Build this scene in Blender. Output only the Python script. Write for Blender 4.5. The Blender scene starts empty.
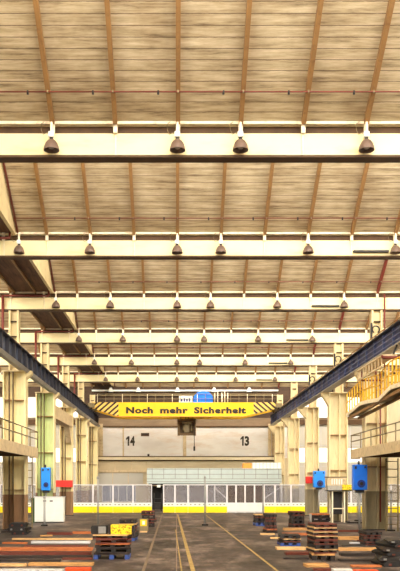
import bpy, math, random
from mathutils import Vector, Matrix
random.seed(7)
S = bpy.context.scene
COL = S.collection
R = math.radians

# ------------------------------------------------------------------ helpers
def lin(c):
    return tuple(((v/255)/12.92 if v/255 <= .04045 else ((v/255+.055)/1.055)**2.4) for v in c)

class MB:
    """collects shapes in world (or local) metres and links them as ONE mesh object"""
    def __init__(s): s.v = []; s.f = []; s.sm = []
    def add(s, vs, fs, smooth=False):
        o = len(s.v); s.v += [tuple(p) for p in vs]
        for f in fs: s.f.append([i+o for i in f]); s.sm.append(smooth)
        return s
    def box(s, x0, x1, y0, y1, z0, z1):
        x0, x1 = min(x0,x1), max(x0,x1); y0, y1 = min(y0,y1), max(y0,y1); z0, z1 = min(z0,z1), max(z0,z1)
        v = [(x0,y0,z0),(x1,y0,z0),(x1,y1,z0),(x0,y1,z0),(x0,y0,z1),(x1,y0,z1),(x1,y1,z1),(x0,y1,z1)]
        return s.add(v, [(3,2,1,0),(4,5,6,7),(0,1,5,4),(1,2,6,5),(2,3,7,6),(3,0,4,7)])
    def cbox(s, c, d): return s.box(c[0]-d[0]/2, c[0]+d[0]/2, c[1]-d[1]/2, c[1]+d[1]/2, c[2]-d[2]/2, c[2]+d[2]/2)
    def prism(s, pts, vec):
        """polygon pts (3d) extruded along vec"""
        n = len(pts); vec = Vector(vec)
        v = [Vector(p) for p in pts] + [Vector(p)+vec for p in pts]
        f = [tuple(reversed(range(n))), tuple(range(n, 2*n))] + [(i, (i+1) % n, (i+1) % n + n, i+n) for i in range(n)]
        return s.add(v, f)
    def tube(s, p, q, r, n=8, r2=None):
        p, q = Vector(p), Vector(q); a = (q-p)
        if a.length < 1e-6: return s
        z = a.normalized(); x = z.orthogonal().normalized(); y = z.cross(x)
        r2 = r if r2 is None else r2; v = []
        for c, rr in ((p, r), (q, r2)):
            for i in range(n):
                t = 2*math.pi*i/n; v.append(c + x*rr*math.cos(t) + y*rr*math.sin(t))
        f = [(i, (i+1) % n, (i+1) % n+n, i+n) for i in range(n)]
        o = len(s.v); s.add(v, f, True); s.add([], [])
        s.f.append([o+i for i in reversed(range(n))]); s.sm.append(False)
        s.f.append([o+n+i for i in range(n)]); s.sm.append(False)
        return s
    def path(s, pts, r, n=6):
        for a, b in zip(pts, pts[1:]): s.tube(a, b, r, n)
        return s
    def bar(s, p, q, w, h):
        """square bar from p to q, w sideways (horizontal), h the other way"""
        p, q = Vector(p), Vector(q); z = (q-p).normalized()
        up = Vector((0,0,1)) if abs(z.z) < .95 else Vector((0,1,0))
        x = z.cross(up).normalized(); y = x.cross(z).normalized()
        v = []
        for c in (p, q):
            for a, b in ((-1,-1),(1,-1),(1,1),(-1,1)): v.append(c + x*a*w/2 + y*b*h/2)
        return s.add(v, [(3,2,1,0),(4,5,6,7),(0,1,5,4),(1,2,6,5),(2,3,7,6),(3,0,4,7)])
    def lathe(s, c, prof, n=20):
        v = []; m = len(prof)
        for i in range(n):
            t = 2*math.pi*i/n
            for r, z in prof: v.append((c[0]+r*math.cos(t), c[1]+r*math.sin(t), c[2]+z))
        f = []
        for i in range(n):
            j = (i+1) % n
            for k in range(m-1): f.append((i*m+k, j*m+k, j*m+k+1, i*m+k+1))
        return s.add(v, f, True)
    def disc(s, c, r, axis, th, n=20):
        c = Vector(c); a = Vector(axis).normalized()
        return s.tube(c, c+a*th, r, n)
    def build(s, name, mat, parent=None, bevel=0, local=False):
        off = Vector((0,0,0)) if (parent is None or local) else world_loc(parent)
        me = bpy.data.meshes.new(name)
        me.from_pydata([tuple(Vector(p)-off) for p in s.v], [], s.f)
        me.polygons.foreach_set('use_smooth', s.sm)
        me.validate(); me.update()
        if mat: me.materials.append(mat)
        o = bpy.data.objects.new(name, me); COL.objects.link(o)
        if parent: o.parent = parent
        if bevel:
            b = o.modifiers.new('edge', 'BEVEL'); b.width = bevel; b.segments = 2; b.limit_method = 'ANGLE'
        return o

def world_loc(o):
    l = Vector(o.location)
    while o.parent: o = o.parent; l += Vector(o.location)
    return l
def tag(o, label, cat, group=None, kind=None):
    o['label'] = label; o['category'] = cat
    if group: o['group'] = group
    if kind: o['kind'] = kind
    return o
def thing(name, label, cat, loc=(0,0,0), group=None, rz=0):
    o = bpy.data.objects.new(name, None); COL.objects.link(o)
    o.empty_display_size = .1; o.location = loc; o.rotation_euler = (0,0,rz)
    return tag(o, label, cat, group)
def struct(o, label=None):
    o['kind'] = 'structure'
    if label: o['label'] = label
    return o
def copy_tree(o, parent=None):
    c = o.copy(); COL.objects.link(c)
    if parent is not None: c.parent = parent
    for ch in list(o.children):
        d = ch.copy(); COL.objects.link(d); d.parent = c
        for g in list(ch.children):
            e = g.copy(); COL.objects.link(e); e.parent = d
    return c
ORD = ['first','second','third','fourth','fifth','sixth','seventh','eighth','ninth','tenth']

# ------------------------------------------------------------------ materials
def new_mat(name):
    m = bpy.data.materials.new(name); m.use_nodes = True
    nt = m.node_tree; b = nt.nodes['Principled BSDF']
    return m, nt, b
def ramp(nt, fac, stops):
    r = nt.nodes.new('ShaderNodeValToRGB'); e = r.color_ramp.elements
    while len(e) < len(stops): e.new(.5)
    for i, (p, c) in enumerate(stops): e[i].position = p; e[i].color = (*c, 1)
    nt.links.new(fac, r.inputs[0]); return r.outputs[0]
def noise(nt, scale=5, detail=5, vec=None, mapping=None, rough=.6):
    n = nt.nodes.new('ShaderNodeTexNoise'); n.inputs['Scale'].default_value = scale
    n.inputs['Detail'].default_value = detail; n.inputs['Roughness'].default_value = rough
    tc = nt.nodes.new('ShaderNodeTexCoord'); src = tc.outputs['Object']
    if mapping:
        mp = nt.nodes.new('ShaderNodeMapping'); mp.inputs['Scale'].default_value = mapping
        nt.links.new(src, mp.inputs[0]); src = mp.outputs[0]
    nt.links.new(src, n.inputs['Vector']); return n.outputs['Fac']
def mixc(nt, fac, a, b, mode='MIX'):
    m = nt.nodes.new('ShaderNodeMix'); m.data_type = 'RGBA'; m.blend_type = mode
    for sock, v in ((m.inputs[0], fac), (m.inputs[6], a), (m.inputs[7], b)):
        if isinstance(v, (int, float)): sock.default_value = v
        elif isinstance(v, tuple): sock.default_value = (*v, 1)
        else: nt.links.new(v, sock)
    return m.outputs[2]
def math_n(nt, op, a, b=0.0, c=None):
    m = nt.nodes.new('ShaderNodeMath'); m.operation = op
    for i, v in enumerate((a, b) if c is None else (a, b, c)):
        if isinstance(v, (int, float)): m.inputs[i].default_value = v
        else: nt.links.new(v, m.inputs[i])
    return m.outputs[0]
def bump(nt, b, h, strength=.3, dist=.02):
    n = nt.nodes.new('ShaderNodeBump'); n.inputs['Strength'].default_value = strength; n.inputs['Distance'].default_value = dist
    nt.links.new(h, n.inputs['Height']); nt.links.new(n.outputs[0], b.inputs['Normal'])

def paint(name, c, rough=.5, var=.25, scale=3, metal=0, mapping=None, dirt=None, dirt_amt=.5):
    m, nt, b = new_mat(name); c = lin(c)
    f = noise(nt, scale, 6, mapping=mapping)
    dark = tuple(v*(1-var) for v in c); lite = tuple(min(1, v*(1+var*.4)) for v in c)
    col = ramp(nt, f, [(.3, dark), (.7, lite)])
    if dirt:
        f2 = noise(nt, scale*2.3, 8, mapping=mapping)
        k = ramp(nt, f2, [(.52, (0,0,0)), (.72, (dirt_amt,)*3)])
        col = mixc(nt, k, col, lin(dirt))
    nt.links.new(col, b.inputs['Base Color'])
    b.inputs['Roughness'].default_value = rough; b.inputs['Metallic'].default_value = metal
    return m
def emit(name, c, s):
    m, nt, b = new_mat(name); c = lin(c)
    b.inputs['Base Color'].default_value = (*c, 1)
    b.inputs['Emission Color'].default_value = (*c, 1); b.inputs['Emission Strength'].default_value = s
    return m

M = {}
M['cream'] = paint('cream_paint', (226,208,160), .55, .12, 1.2, dirt=(150,110,60), dirt_amt=.35)
M['cream_girder'] = paint('girder_cream_paint', (246,231,178), .5, .10, .8, mapping=(.5,1,2), dirt=(205,165,95), dirt_amt=.4)
M['shadow_trim_brown'] = paint('shadow_strip_trim_brown', (84,58,30), .7, .3, 4)  # painted shadow strip of the girders; also plain brown for trims and small parts
M['flange_edge'] = paint('flange_cream', (246,234,204), .5, .12, 3, dirt=(150,110,70))
M['rafter'] = paint('rafter_brown', (152,114,68), .6, .2, 3, dirt=(90,55,30))
M['red_pipe'] = paint('red_pipe_paint', (122,48,36), .5, .2, 4)
M['mint'] = paint('mint_white_enamel', (190,204,202), .5, .08, 2)
M['pipe_brown'] = paint('pipe_brown_red', (116,46,32), .6, .2, 4)
M['white'] = paint('white_enamel', (228,232,228), .4, .08, 3)
M['grey_steel'] = paint('grey_steel', (150,150,148), .45, .2, 5, .4)
M['dark_steel'] = paint('dark_steel', (48,44,44), .5, .35, 6, .3)
M['black'] = paint('black_rubber', (26,24,24), .7, .3, 8)
M['yellow'] = paint('signal_yellow', (250,204,4), .45, .06, 3)
M['kick_sunlit_yellow'] = paint('kick_board_sunlit_yellow', (255,226,0), .45, .06, 3)  # brighter than signal yellow: sunlight put into the board colour
M['yellow_rail'] = paint('railing_yellow', (230,178,26), .5, .15, 4, dirt=(150,105,30), dirt_amt=.4)
M['blue_box'] = paint('blue_enamel', (10,114,238), .4, .12, 3)
M['blue_light'] = paint('light_blue_enamel', (24,140,246), .4, .12, 3)
M['blue_dark'] = paint('dark_blue_enamel', (14,44,130), .45, .15, 4)
M['runway_blue'] = paint('runway_blue', (26,42,96), .5, .3, 2.5, dirt=(20,22,40), dirt_amt=.6)
M['runway_grey'] = paint('runway_grey', (70,78,100), .5, .3, 2.5, dirt=(40,36,40), dirt_amt=.6)
M['runway_rib'] = paint('runway_rib', (88,100,140), .5, .25, 3)
M['runway_dark'] = paint('runway_dark_edge', (52,52,62), .55, .3, 3)
M['runway_pale'] = paint('runway_pale_plate', (168,165,156), .55, .2, 3, dirt=(110,90,70))
M['red'] = paint('signal_red', (214,38,28), .45, .1, 3)
M['shade'] = paint('lamp_shade_bronze', (122,100,86), .45, .25, 6, .1)
M['green'] = paint('pale_green_paint', (186,204,134), .55, .15, 1.5, dirt=(140,130,70), dirt_amt=.35)
M['deck_beige'] = paint('platform_beige', (212,192,154), .6, .15, 3, dirt=(130,100,65))
M['rail_tan'] = paint('rail_tan', (128,112,76), .5, .2, 4)
M['tan_wood'] = paint('tan_timber', (204,154,92), .7, .38, 4, mapping=(.9,9,9), dirt=(120,68,30), dirt_amt=.85)
M['pale_wood'] = paint('pale_timber', (222,182,124), .7, .34, 4, mapping=(.9,9,9), dirt=(150,92,50), dirt_amt=.85)
M['orange_wood'] = paint('orange_timber', (190,108,54), .65, .38, 4, mapping=(.9,9,9), dirt=(110,48,24), dirt_amt=.85)
M['red_wood'] = paint('red_brown_timber', (104,42,26), .7, .3, 3, mapping=(.9,9,9), dirt=(60,28,20), dirt_amt=.6)
M['dark_wood'] = paint('dark_timber', (40,27,22), .75, .35, 3, mapping=(.9,9,9), dirt=(30,22,22), dirt_amt=.6)
M['orange_red'] = paint('orange_red_paint', (216,72,22), .5, .15, 4, dirt=(150,40,20))
M['grey_white'] = paint('pale_grey_paint', (196,196,198), .5, .12, 4)
M['blue_pallet'] = paint('blue_pallet_paint', (44,74,150), .6, .35, 5, dirt=(26,26,34), dirt_amt=.7)
M['olive'] = paint('olive_steel', (112,84,44), .5, .35, 4, .2, dirt=(48,34,22), dirt_amt=.7)
M['orange'] = paint('orange_box', (238,150,60), .5, .1, 3)
M['dark_green'] = paint('dark_green_paint', (58,84,52), .5, .15, 3)
M['pale_lilac'] = paint('glazing_bar_white', (226,224,228), .4, .06, 4)
M['dash'] = paint('dark_dash', (70,66,72), .6, .1, 4)

def speckle_yellow():
    m, nt, b = new_mat('speckled_yellow')
    f = noise(nt, 26, 3); col = ramp(nt, f, [(.38, lin((150,120,10))), (.56, lin((252,222,30)))])
    nt.links.new(col, b.inputs['Base Color']); b.inputs['Roughness'].default_value = .6; return m
M['speckle'] = speckle_yellow()

def floor_mat():
    m, nt, b = new_mat('worn_concrete_floor')
    f = noise(nt, .75, 10, mapping=(1,.5,1), rough=.75); f2 = noise(nt, 2.6, 10, mapping=(1,.45,1), rough=.78); f3 = noise(nt, .16, 4)
    base = ramp(nt, f, [(.38, lin((32,26,27))), (.5, lin((82,71,68))), (.62, lin((150,135,127)))])
    st = ramp(nt, f2, [(.42, (.26,.23,.24)), (.57, (1,1,1))])
    col = mixc(nt, .85, base, st, 'MULTIPLY')
    lo = ramp(nt, f3, [(.35, (.75,.72,.7)), (.7, (1.0,1.0,1.0))])
    col = mixc(nt, .8, col, lo, 'MULTIPLY')
    # slab joints
    br = nt.nodes.new('ShaderNodeTexBrick'); br.offset = 0
    for k, v in (('Scale',1),('Mortar Size',.012),('Brick Width',3.2),('Row Height',4.5)): br.inputs[k].default_value = v
    tc = nt.nodes.new('ShaderNodeTexCoord'); nt.links.new(tc.outputs['Object'], br.inputs['Vector'])
    col = mixc(nt, br.outputs['Fac'], col, lin((132,112,98)))
    nt.links.new(col, b.inputs['Base Color'])
    rr = ramp(nt, f2, [(.3, (.45,)*3), (.7, (.8,)*3)]); nt.links.new(rr, b.inputs['Roughness'])
    bump(nt, b, f2, .15, .01); return m
M['floor'] = floor_mat()

def ceiling_mat():
    """wood-wool boards laid across the slope: local x along the hall width, y down the slope"""
    m, nt, b = new_mat('aged_board_ceiling')
    tc = nt.nodes.new('ShaderNodeTexCoord'); sp = nt.nodes.new('ShaderNodeSeparateXYZ')
    nt.links.new(tc.outputs['Object'], sp.inputs[0])
    y = sp.outputs['Y']; bw = .205
    fr = math_n(nt, 'FRACT', math_n(nt, 'DIVIDE', y, bw))
    row = math_n(nt, 'FLOOR', math_n(nt, 'DIVIDE', y, bw))
    wn = nt.nodes.new('ShaderNodeTexWhiteNoise'); wn.noise_dimensions = '1D'; nt.links.new(row, wn.inputs['W'])
    streak = noise(nt, 1.6, 9, mapping=(.55, 5.5, 5.5), rough=.72)
    big = noise(nt, .7, 5)
    col = ramp(nt, streak, [(.30, lin((112,92,70))), (.46, lin((192,173,138))), (.66, lin((228,213,180)))])
    blot = ramp(nt, big, [(.36, (.68,.62,.56)), (.60, (1,1,1))])
    col = mixc(nt, .75, col, blot, 'MULTIPLY')
    tone = ramp(nt, wn.outputs['Value'], [(0, (.84,.82,.79)), (1, (1,1,1))])
    col = mixc(nt, .8, col, tone, 'MULTIPLY')
    wob = noise(nt, 3.0, 4, mapping=(1.5,.4,.4))
    e = math_n(nt, 'ADD', fr, math_n(nt, 'MULTIPLY', math_n(nt, 'SUBTRACT', wob, .5), .22))
    seam = math_n(nt, 'LESS_THAN', e, .085)
    seam = math_n(nt, 'MULTIPLY', seam, math_n(nt, 'ADD', .35, math_n(nt, 'MULTIPLY', wob, .9)))
    col = mixc(nt, seam, col, lin((92,70,50)))
    nt.links.new(col, b.inputs['Base Color']); b.inputs['Roughness'].default_value = .9
    return m
M['ceiling'] = ceiling_mat()

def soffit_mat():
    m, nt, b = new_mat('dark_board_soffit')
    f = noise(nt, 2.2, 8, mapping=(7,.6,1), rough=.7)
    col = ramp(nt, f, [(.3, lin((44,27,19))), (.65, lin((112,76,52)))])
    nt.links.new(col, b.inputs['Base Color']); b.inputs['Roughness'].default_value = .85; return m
M['soffit'] = soffit_mat()

def column_mat(name, upper, lower, zc):
    """painted column: dark skirting paint up to zc (local z = world z)"""
    m, nt, b = new_mat(name)
    tc = nt.nodes.new('ShaderNodeTexCoord'); sp = nt.nodes.new('ShaderNodeSeparateXYZ')
    nt.links.new(tc.outputs['Object'], sp.inputs[0])
    k = math_n(nt, 'LESS_THAN', sp.outputs['Z'], zc)
    f = noise(nt, 1.3, 7, mapping=(3,3,.6)); 
    up = ramp(nt, f, [(.3, tuple(v*.8 for v in lin(upper))), (.65, lin(upper))])
    lo = ramp(nt, f, [(.3, tuple(v*.55 for v in lin(lower))), (.65, lin(lower))])
    d = noise(nt, 5, 8, mapping=(3,3,.4)); dk = ramp(nt, d, [(.55,(0,0,0)),(.75,(.45,.45,.45))])
    up = mixc(nt, dk, up, lin((176,134,78)))
    nt.links.new(mixc(nt, k, up, lo), b.inputs['Base Color']); b.inputs['Roughness'].default_value = .55
    return m
M['col_l'] = column_mat('column_cream_brown_foot', (244,230,178), (156,118,82), 1.3)
M['col_g'] = column_mat('column_green_foot', (208,222,156), (124,136,84), 1.0)
M['col_r'] = column_mat('column_cream_olive_foot', (238,222,176), (158,144,110), 1.42)

def wall_far_mat():
    m, nt, b = new_mat('far_wall_plaster')
    tc = nt.nodes.new('ShaderNodeTexCoord'); sp = nt.nodes.new('ShaderNodeSeparateXYZ')
    nt.links.new(tc.outputs['Object'], sp.inputs[0]); z = sp.outputs['Z']
    f = noise(nt, .5, 8, mapping=(.5,1,1.2)); f2 = noise(nt, 1.5, 8, mapping=(.35,1,1.5), rough=.7)
    pale = ramp(nt, f, [(.3, lin((206,202,196))), (.62, lin((232,231,228)))])
    st = ramp(nt, f2, [(.5,(0,0,0)),(.72,(.45,)*3)]); pale = mixc(nt, st, pale, lin((198,162,122)))
    beige = ramp(nt, f, [(.3, lin((188,172,138))), (.65, lin((220,204,168)))])
    brown = ramp(nt, f2, [(.3, lin((46,32,24))), (.7, lin((88,66,48)))])
    grey = ramp(nt, f2, [(.3, lin((118,98,76))), (.7, lin((152,130,102)))])
    c = mixc(nt, math_n(nt,'GREATER_THAN', z, 3.6), beige, pale)
    c = mixc(nt, math_n(nt,'GREATER_THAN', z, 5.82), c, grey)
    c = mixc(nt, math_n(nt,'GREATER_THAN', z, 6.5), c, brown)
    nt.links.new(c, b.inputs['Base Color']); b.inputs['Roughness'].default_value = .8; return m
M['wall_far'] = wall_far_mat()
M['wall_cream'] = paint('wall_cream', (232,218,184), .8, .12, .8)
M['wall_dim'] = paint('wall_plain', (206,192,160), .8, .12, .8)
M['wall_white'] = paint('gate_white', (190,186,174), .6, .05, 1)

def girder_stripe_mat():
    """signal yellow with black diagonal hazard bars on both ends (mirrored about local x = 0)"""
    m, nt, b = new_mat('crane_yellow_hazard')
    tc = nt.nodes.new('ShaderNodeTexCoord'); sp = nt.nodes.new('ShaderNodeSeparateXYZ')
    nt.links.new(tc.outputs['Object'], sp.inputs[0])
    ax = math_n(nt, 'ABSOLUTE', sp.outputs['X'])
    u = math_n(nt, 'ADD', ax, math_n(nt, 'MULTIPLY', sp.outputs['Z'], 1.15))
    fr = math_n(nt, 'FRACT', math_n(nt, 'DIVIDE', u, .40))
    k = math_n(nt, 'MULTIPLY', math_n(nt, 'LESS_THAN', fr, .46), math_n(nt, 'GREATER_THAN', ax, 4.45))
    f = noise(nt, .8, 4); y = ramp(nt, f, [(.3, lin((240,180,2))), (.7, lin((252,204,6)))])
    pale = mixc(nt, math_n(nt, 'GREATER_THAN', ax, 4.45), y, lin((240,196,96)))
    nt.links.new(mixc(nt, k, pale, lin((44,32,18))), b.inputs['Base Color']); b.inputs['Roughness'].default_value = .45
    return m
M['crane'] = girder_stripe_mat()

def glass(name, c, rough=.15, mix=.35):
    m, nt, b = new_mat(name)
    b.inputs['Base Color'].default_value = (*lin(c), 1); b.inputs['Roughness'].default_value = rough
    tr = nt.nodes.new('ShaderNodeBsdfTransparent'); mx = nt.nodes.new('ShaderNodeMixShader')
    mx.inputs[0].default_value = mix
    nt.links.new(tr.outputs[0], mx.inputs[1]); nt.links.new(b.outputs[0], mx.inputs[2])
    nt.links.new(mx.outputs[0], nt.nodes['Material Output'].inputs[0]); return m
M['glass'] = glass('screen_glass', (150,150,160), .1, .35)
M['glass_dark'] = glass('dim_glass', (104,94,92), .15, .75)
M['glass_blue'] = paint('window_blue_grey', (128,138,160), .15, .3, 1.5)
M['daylight'] = emit('rooflight_daylight', (255,250,240), 9.5)
M['daylight_side'] = emit('side_window_daylight', (255,251,242), 1.7)
M['gate_pane'] = emit('gate_pane_daylight', (255,252,244), .7)
M['bulb'] = emit('faint_glow_bulb', (200,190,170), .05)  # lamp is off; a faint glow is added to the bulb material

# ------------------------------------------------------------------ dimensions (metres)
BAY = 7.0; Y0 = 16.1                # first visible girder and the bay
def gy(n): return Y0 + BAY*n
XL, XR = -14.0, 15.0                # outer walls
YB, YF = -4.9, 59.0                 # wall behind the camera, far wall
GB, GT = 8.07, 8.77                 # girder underside and top
SL = .66                            # roof slope
PU = 1.224                          # rafter spacing
VX0, VX1 = -5.98, -4.53             # valley soffit between two roofs
RUN_L, RUN_R = -5.6, 6.72           # crane runway webs
RB, RT = 5.85, 6.52
CLX, CRX = -5.95, 7.33              # column centres

# ------------------------------------------------------------------ camera
cam = bpy.data.cameras.new('camera'); camo = bpy.data.objects.new('camera', cam); COL.objects.link(camo)
camo.location = (0,0,1.65); camo.rotation_euler = (R(90),0,0)
cam.sensor_fit = 'HORIZONTAL'; cam.sensor_width = 36; cam.lens = 815/400*36
cam.shift_x = (200-176.5)/400; cam.shift_y = (485-285.5)/400
cam.clip_end = 300
S.camera = camo

# ------------------------------------------------------------------ setting
struct(MB().box(XL,XR,YB,YF+.3,-.3,0).build('floor', M['floor']))
# far wall with openings left for the gates in the two aisles
w = MB().box(XL,XR,YF,YF+.3,0,13.6); struct(w.build('wall_far', M['wall_far']))
struct(MB().box(XL-.3,XL,YB,YF+.3,0,13.6).build('wall_left', M['wall_cream']))
struct(MB().box(XR,XR+.3,YB,YF+.3,0,13.6).build('wall_right', M['wall_cream']))
struct(MB().box(XL,XR,YB-.3,YB,0,13.6).build('wall_back', M['wall_cream']))

# floor markings
def floor_line(p, q, w, mat, z=.004):
    p, q = Vector((*p,0)), Vector((*q,0)); d = (q-p).normalized(); n = Vector((d.y,-d.x,0))*w/2
    return MB().prism([(p-n)+Vector((0,0,.001)), (p+n)+Vector((0,0,.001)), (q+n)+Vector((0,0,.001)), (q-n)+Vector((0,0,.001))], (0,0,z-.001))
M['line_yellow'] = paint('worn_yellow_line', (172,146,88), .7, .4, 5, dirt=(96,80,64), dirt_amt=1)
M['line_pale'] = paint('worn_pale_line', (126,110,92), .7, .3, 6, dirt=(90,76,64), dirt_amt=.9)
for i, (p, q, wd, mt) in enumerate([((.35,12),(.06,46),.085,'line_yellow'), ((.13,12),(-.03,30),.03,'line_yellow'),
        ((1.98,12),(1.60,46),.05,'line_yellow'), ((-.62,12),(-.80,46),.06,'line_pale'), ((-1.5,31),(3.4,31),.07,'line_pale')]):
    struct(floor_line(p, q, wd, M[mt]).build('trim_%d' % (i+1), M[mt]))

# ------------------------------------------------------------------ roof
ang = math.atan(SL)
def roof_bay(n):
    yr = gy(n)-.155; yf = gy(n-1)+.55
    if n == 6: yr = YF-.02
    zr = GT-.004; zf = zr+SL*(yr-yf); L = math.hypot(yr-yf, zf-zr)
    for x0, x1 in ((XL, VX0), (VX1, XR)):
        b = MB().box(x0, x1, -L, 0, 0, .12)           # local y along the slope (0 at the eave), z outwards
        o = struct(b.build('ceiling', M['ceiling']))
        o.location = (0, yr, zr); o.rotation_euler = (-ang, 0, 0)
        if n >= 0:
            for k in range(-11, 13):
                x = k*PU+.03
                if x0+.1 < x < x1-.1:
                    rm = M['red_pipe'] if k == 6 else M['rafter']
                    MB().box(x-.042, x+.042, -L*.97, -.02, -.13, -.002).build('rafter', rm, o, local=True)
        # north light above the girder in front
        fr = MB(); ps = MB()
        nx = max(2, round((x1-x0)/1.6)); zb = GT+.06
        for i in range(nx+1):
            x = x0+.03+(x1-x0-.06)*i/nx; fr.box(x-.03, x+.03, yf-.04, yf+.04, zb, zf)
        for z in (zb, (zb+zf)/2, zf-.04): fr.box(x0, x1, yf-.035, yf+.035, z-.03, z+.03)
        wo = struct(fr.build('window_%d' % (n+3), M['white']))
        ps.box(x0+.02, x1-.02, yf-.012, yf-.002, zb, zf-.05); ps.build('pane', M['daylight'], wo)
        if n >= 0 and x0 == VX1:
            MB().tube((x0+.07, -L*.97, -.05), (x0+.07, -.04, -.05), .03).build('edge_pipe', M['red_pipe'], o, local=True)
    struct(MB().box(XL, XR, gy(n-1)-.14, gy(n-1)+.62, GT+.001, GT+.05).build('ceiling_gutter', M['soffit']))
    # cream gable sides of the valley and the dark soffit between the roofs
    for x, s in ((VX1, -1), (VX0, 1)):
        MBp = MB().prism([(x, yr, GT), (x, yf, GT), (x, yf, zf+.1), (x, yr, zr+.1)], (s*.04, 0, 0))
        struct(MBp.build('wall_valley', M['cream']))
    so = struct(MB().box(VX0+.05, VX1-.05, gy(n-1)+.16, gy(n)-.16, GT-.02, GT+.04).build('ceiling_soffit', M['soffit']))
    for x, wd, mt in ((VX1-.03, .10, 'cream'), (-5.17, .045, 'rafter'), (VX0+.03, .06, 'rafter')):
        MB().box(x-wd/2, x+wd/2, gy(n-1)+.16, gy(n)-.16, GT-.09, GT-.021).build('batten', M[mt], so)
for n in range(-2, 7): roof_bay(n)

# sprinkler pipes across each bay
for n in range(0, 6):
    yr = gy(n)-.155; dy = .66 if n == 0 else .58
    y = yr-dy; z = GT+.02+SL*dy-.20
    side = ['nearest','second nearest','third','fourth','fifth','farthest'][n]
    o = thing('sprinkler_pipe', 'thin dark red sprinkler pipe under the sloping ceiling before the %s girder' % side, 'pipe', (0,y,z), 'sprinkler pipes')
    MB().tube((VX1+.05,y,z), (XR,y,z), .014, 6).build('pipe', M['pipe_brown'], o)
    for k in range(-3, 6):
        x = (k+.72)*PU
        MB().tube((x,y,z+.02), (x,y,z-.05), .022, 6).build('sprinkler_head', M['dark_steel'], o)
    for k in range(-3, 7):
        x = k*PU+.03
        MB().box(x-.012, x+.012, y-.015, y+.02, z-.02, z+.09).build('hanger', M['rail_tan'], o)

# ------------------------------------------------------------------ roof girders
GNAME = ['the wide nearest one','second from the viewer','third from the viewer','fourth from the viewer','fifth from the viewer','farthest, above the bridge crane']
def make_girder():
    o = thing('roof_girder', '', 'girder', (0, 0, GB))
    MB().box(XL,XR,-.16,.15,GT-.055,GT).build('top_flange', M['flange_edge'], o)
    MB().box(XL,XR,-.02,.02,GT-.22,GT-.055).build('shadow_strip', M['shadow_trim_brown'], o)  # brown strip that paints in the shadow band under the top flange
    MB().box(XL,XR,-.10,.10,GB+.045,GT-.22).build('web', M['cream_girder'], o)
    MB().box(XL,XR,-.14,.14,GB,GB+.045).build('bottom_flange', M['shadow_trim_brown'], o)
    for k in range(-11, 13):
        x = k*PU+.03
        MB().box(x-.014,x+.014,-.125,-.101,GB+.046,GT-.22).box(x-.04,x+.04,-.19,-.151,GT-.24,GT+.01).build('stiffener', M['flange_edge'], o)
    return o
g0 = make_girder()
for n in range(0, 6):
    o = g0 if n == 0 else copy_tree(g0)
    o.location = (0, gy(n), GB)
    o['label'] = 'cream steel roof girder across the hall, %s' % GNAME[n]; o['group'] = 'roof girders'

# sprinkler risers: red pipes across under the soffit and down the columns
for n in range(1, 6):
    yr = gy(n)-.22; z = GT-.18
    o = thing('sprinkler_riser', 'red sprinkler riser turning down the column under the %s girder' % ['second','third','fourth','fifth','sixth'][n-1], 'pipe', (CLX-.42, yr, 0), 'sprinkler risers')
    MB().path([(VX1-.15, yr, GT-.03), (VX1-.15, yr, z), (CLX-.42, yr, z)], .035).build('cross_pipe', M['red_pipe'], o)
    if n >= 2: MB().path([(CLX-.42, yr, z), (CLX-.42, yr, RT+.1)], .055).build('drop_pipe', M['red_pipe'], o)

# cable trays low on the girders
for n in range(1, 6):
    y = gy(n)-.16
    o = MB().box(4.0*PU+.08, 5.0*PU-.15, y-.055, y+.055, 8.20, 8.25).build('cable_tray', M['dark_steel'])
    tag(o, 'dark cable tray low on the %s roof girder' % ['second','third','fourth','fifth','sixth'][n-1], 'cable tray', 'girder cable trays')

# ------------------------------------------------------------------ dome lamps
def make_lamp():
    o = thing('dome_lamp', '', 'lamp', (0,0,0))          # origin at the flange above
    MB().box(-.02,.02,-.02,.12,-.02,0).box(-.02,.02,-.02,.02,-.20,-.02).build('bracket', M['flange_edge'], o)
    MB().box(-.06,.05,-.05,.05,-.31,-.20).build('junction_box', M['white'], o, bevel=.015)
    MB().tube((0,0,-.31),(0,0,-.36),.035,8).build('socket', M['dark_steel'], o)
    prof = [(.03,.215),(.045,.21),(.085,.18),(.12,.13),(.143,.07),(.152,.015),(.152,0),(.144,0),(.134,.07),(.11,.125),(.075,.17),(.03,.2)]
    MB().lathe((0,0,-.56), prof, 22).build('shade', M['shade'], o)
    MB().lathe((0,0,-.53), [(0,0),(.05,.01),(.065,.04),(.05,.10),(.03,.14)], 12).build('bulb', M['bulb'], o)
    MB().path([(-.05,0,-.2),(-.16,0,-.25),(-.2,0,-.16),(-.2,0,-.05),(-.14,0,0)], .006, 5).build('cable', M['rail_tan'], o)
    return o
l0 = make_lamp(); used = [0]
GN2 = ['nearest','second','third','fourth','fifth','sixth']
for n in range(0, 6):
    ks = [-2,0,1,3] if n == 0 else [-3.62,-2,0,1,3,5]
    for i, k in enumerate(ks):
        o = l0 if used[0] == 0 else copy_tree(l0); used[0] += 1
        o.location = (k*PU+.02, gy(n)-.27, GT-.06)
        cnt = ['leftmost','second from left','third from left','fourth from left','fifth from left','rightmost'] if len(ks) == 6 else ['leftmost','second from left','third from left','rightmost']
        o['label'] = 'bronze dome lamp hanging from the %s roof girder, %s of its row' % (GN2[n], cnt[i]); o['group'] = 'dome lamps'

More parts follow.
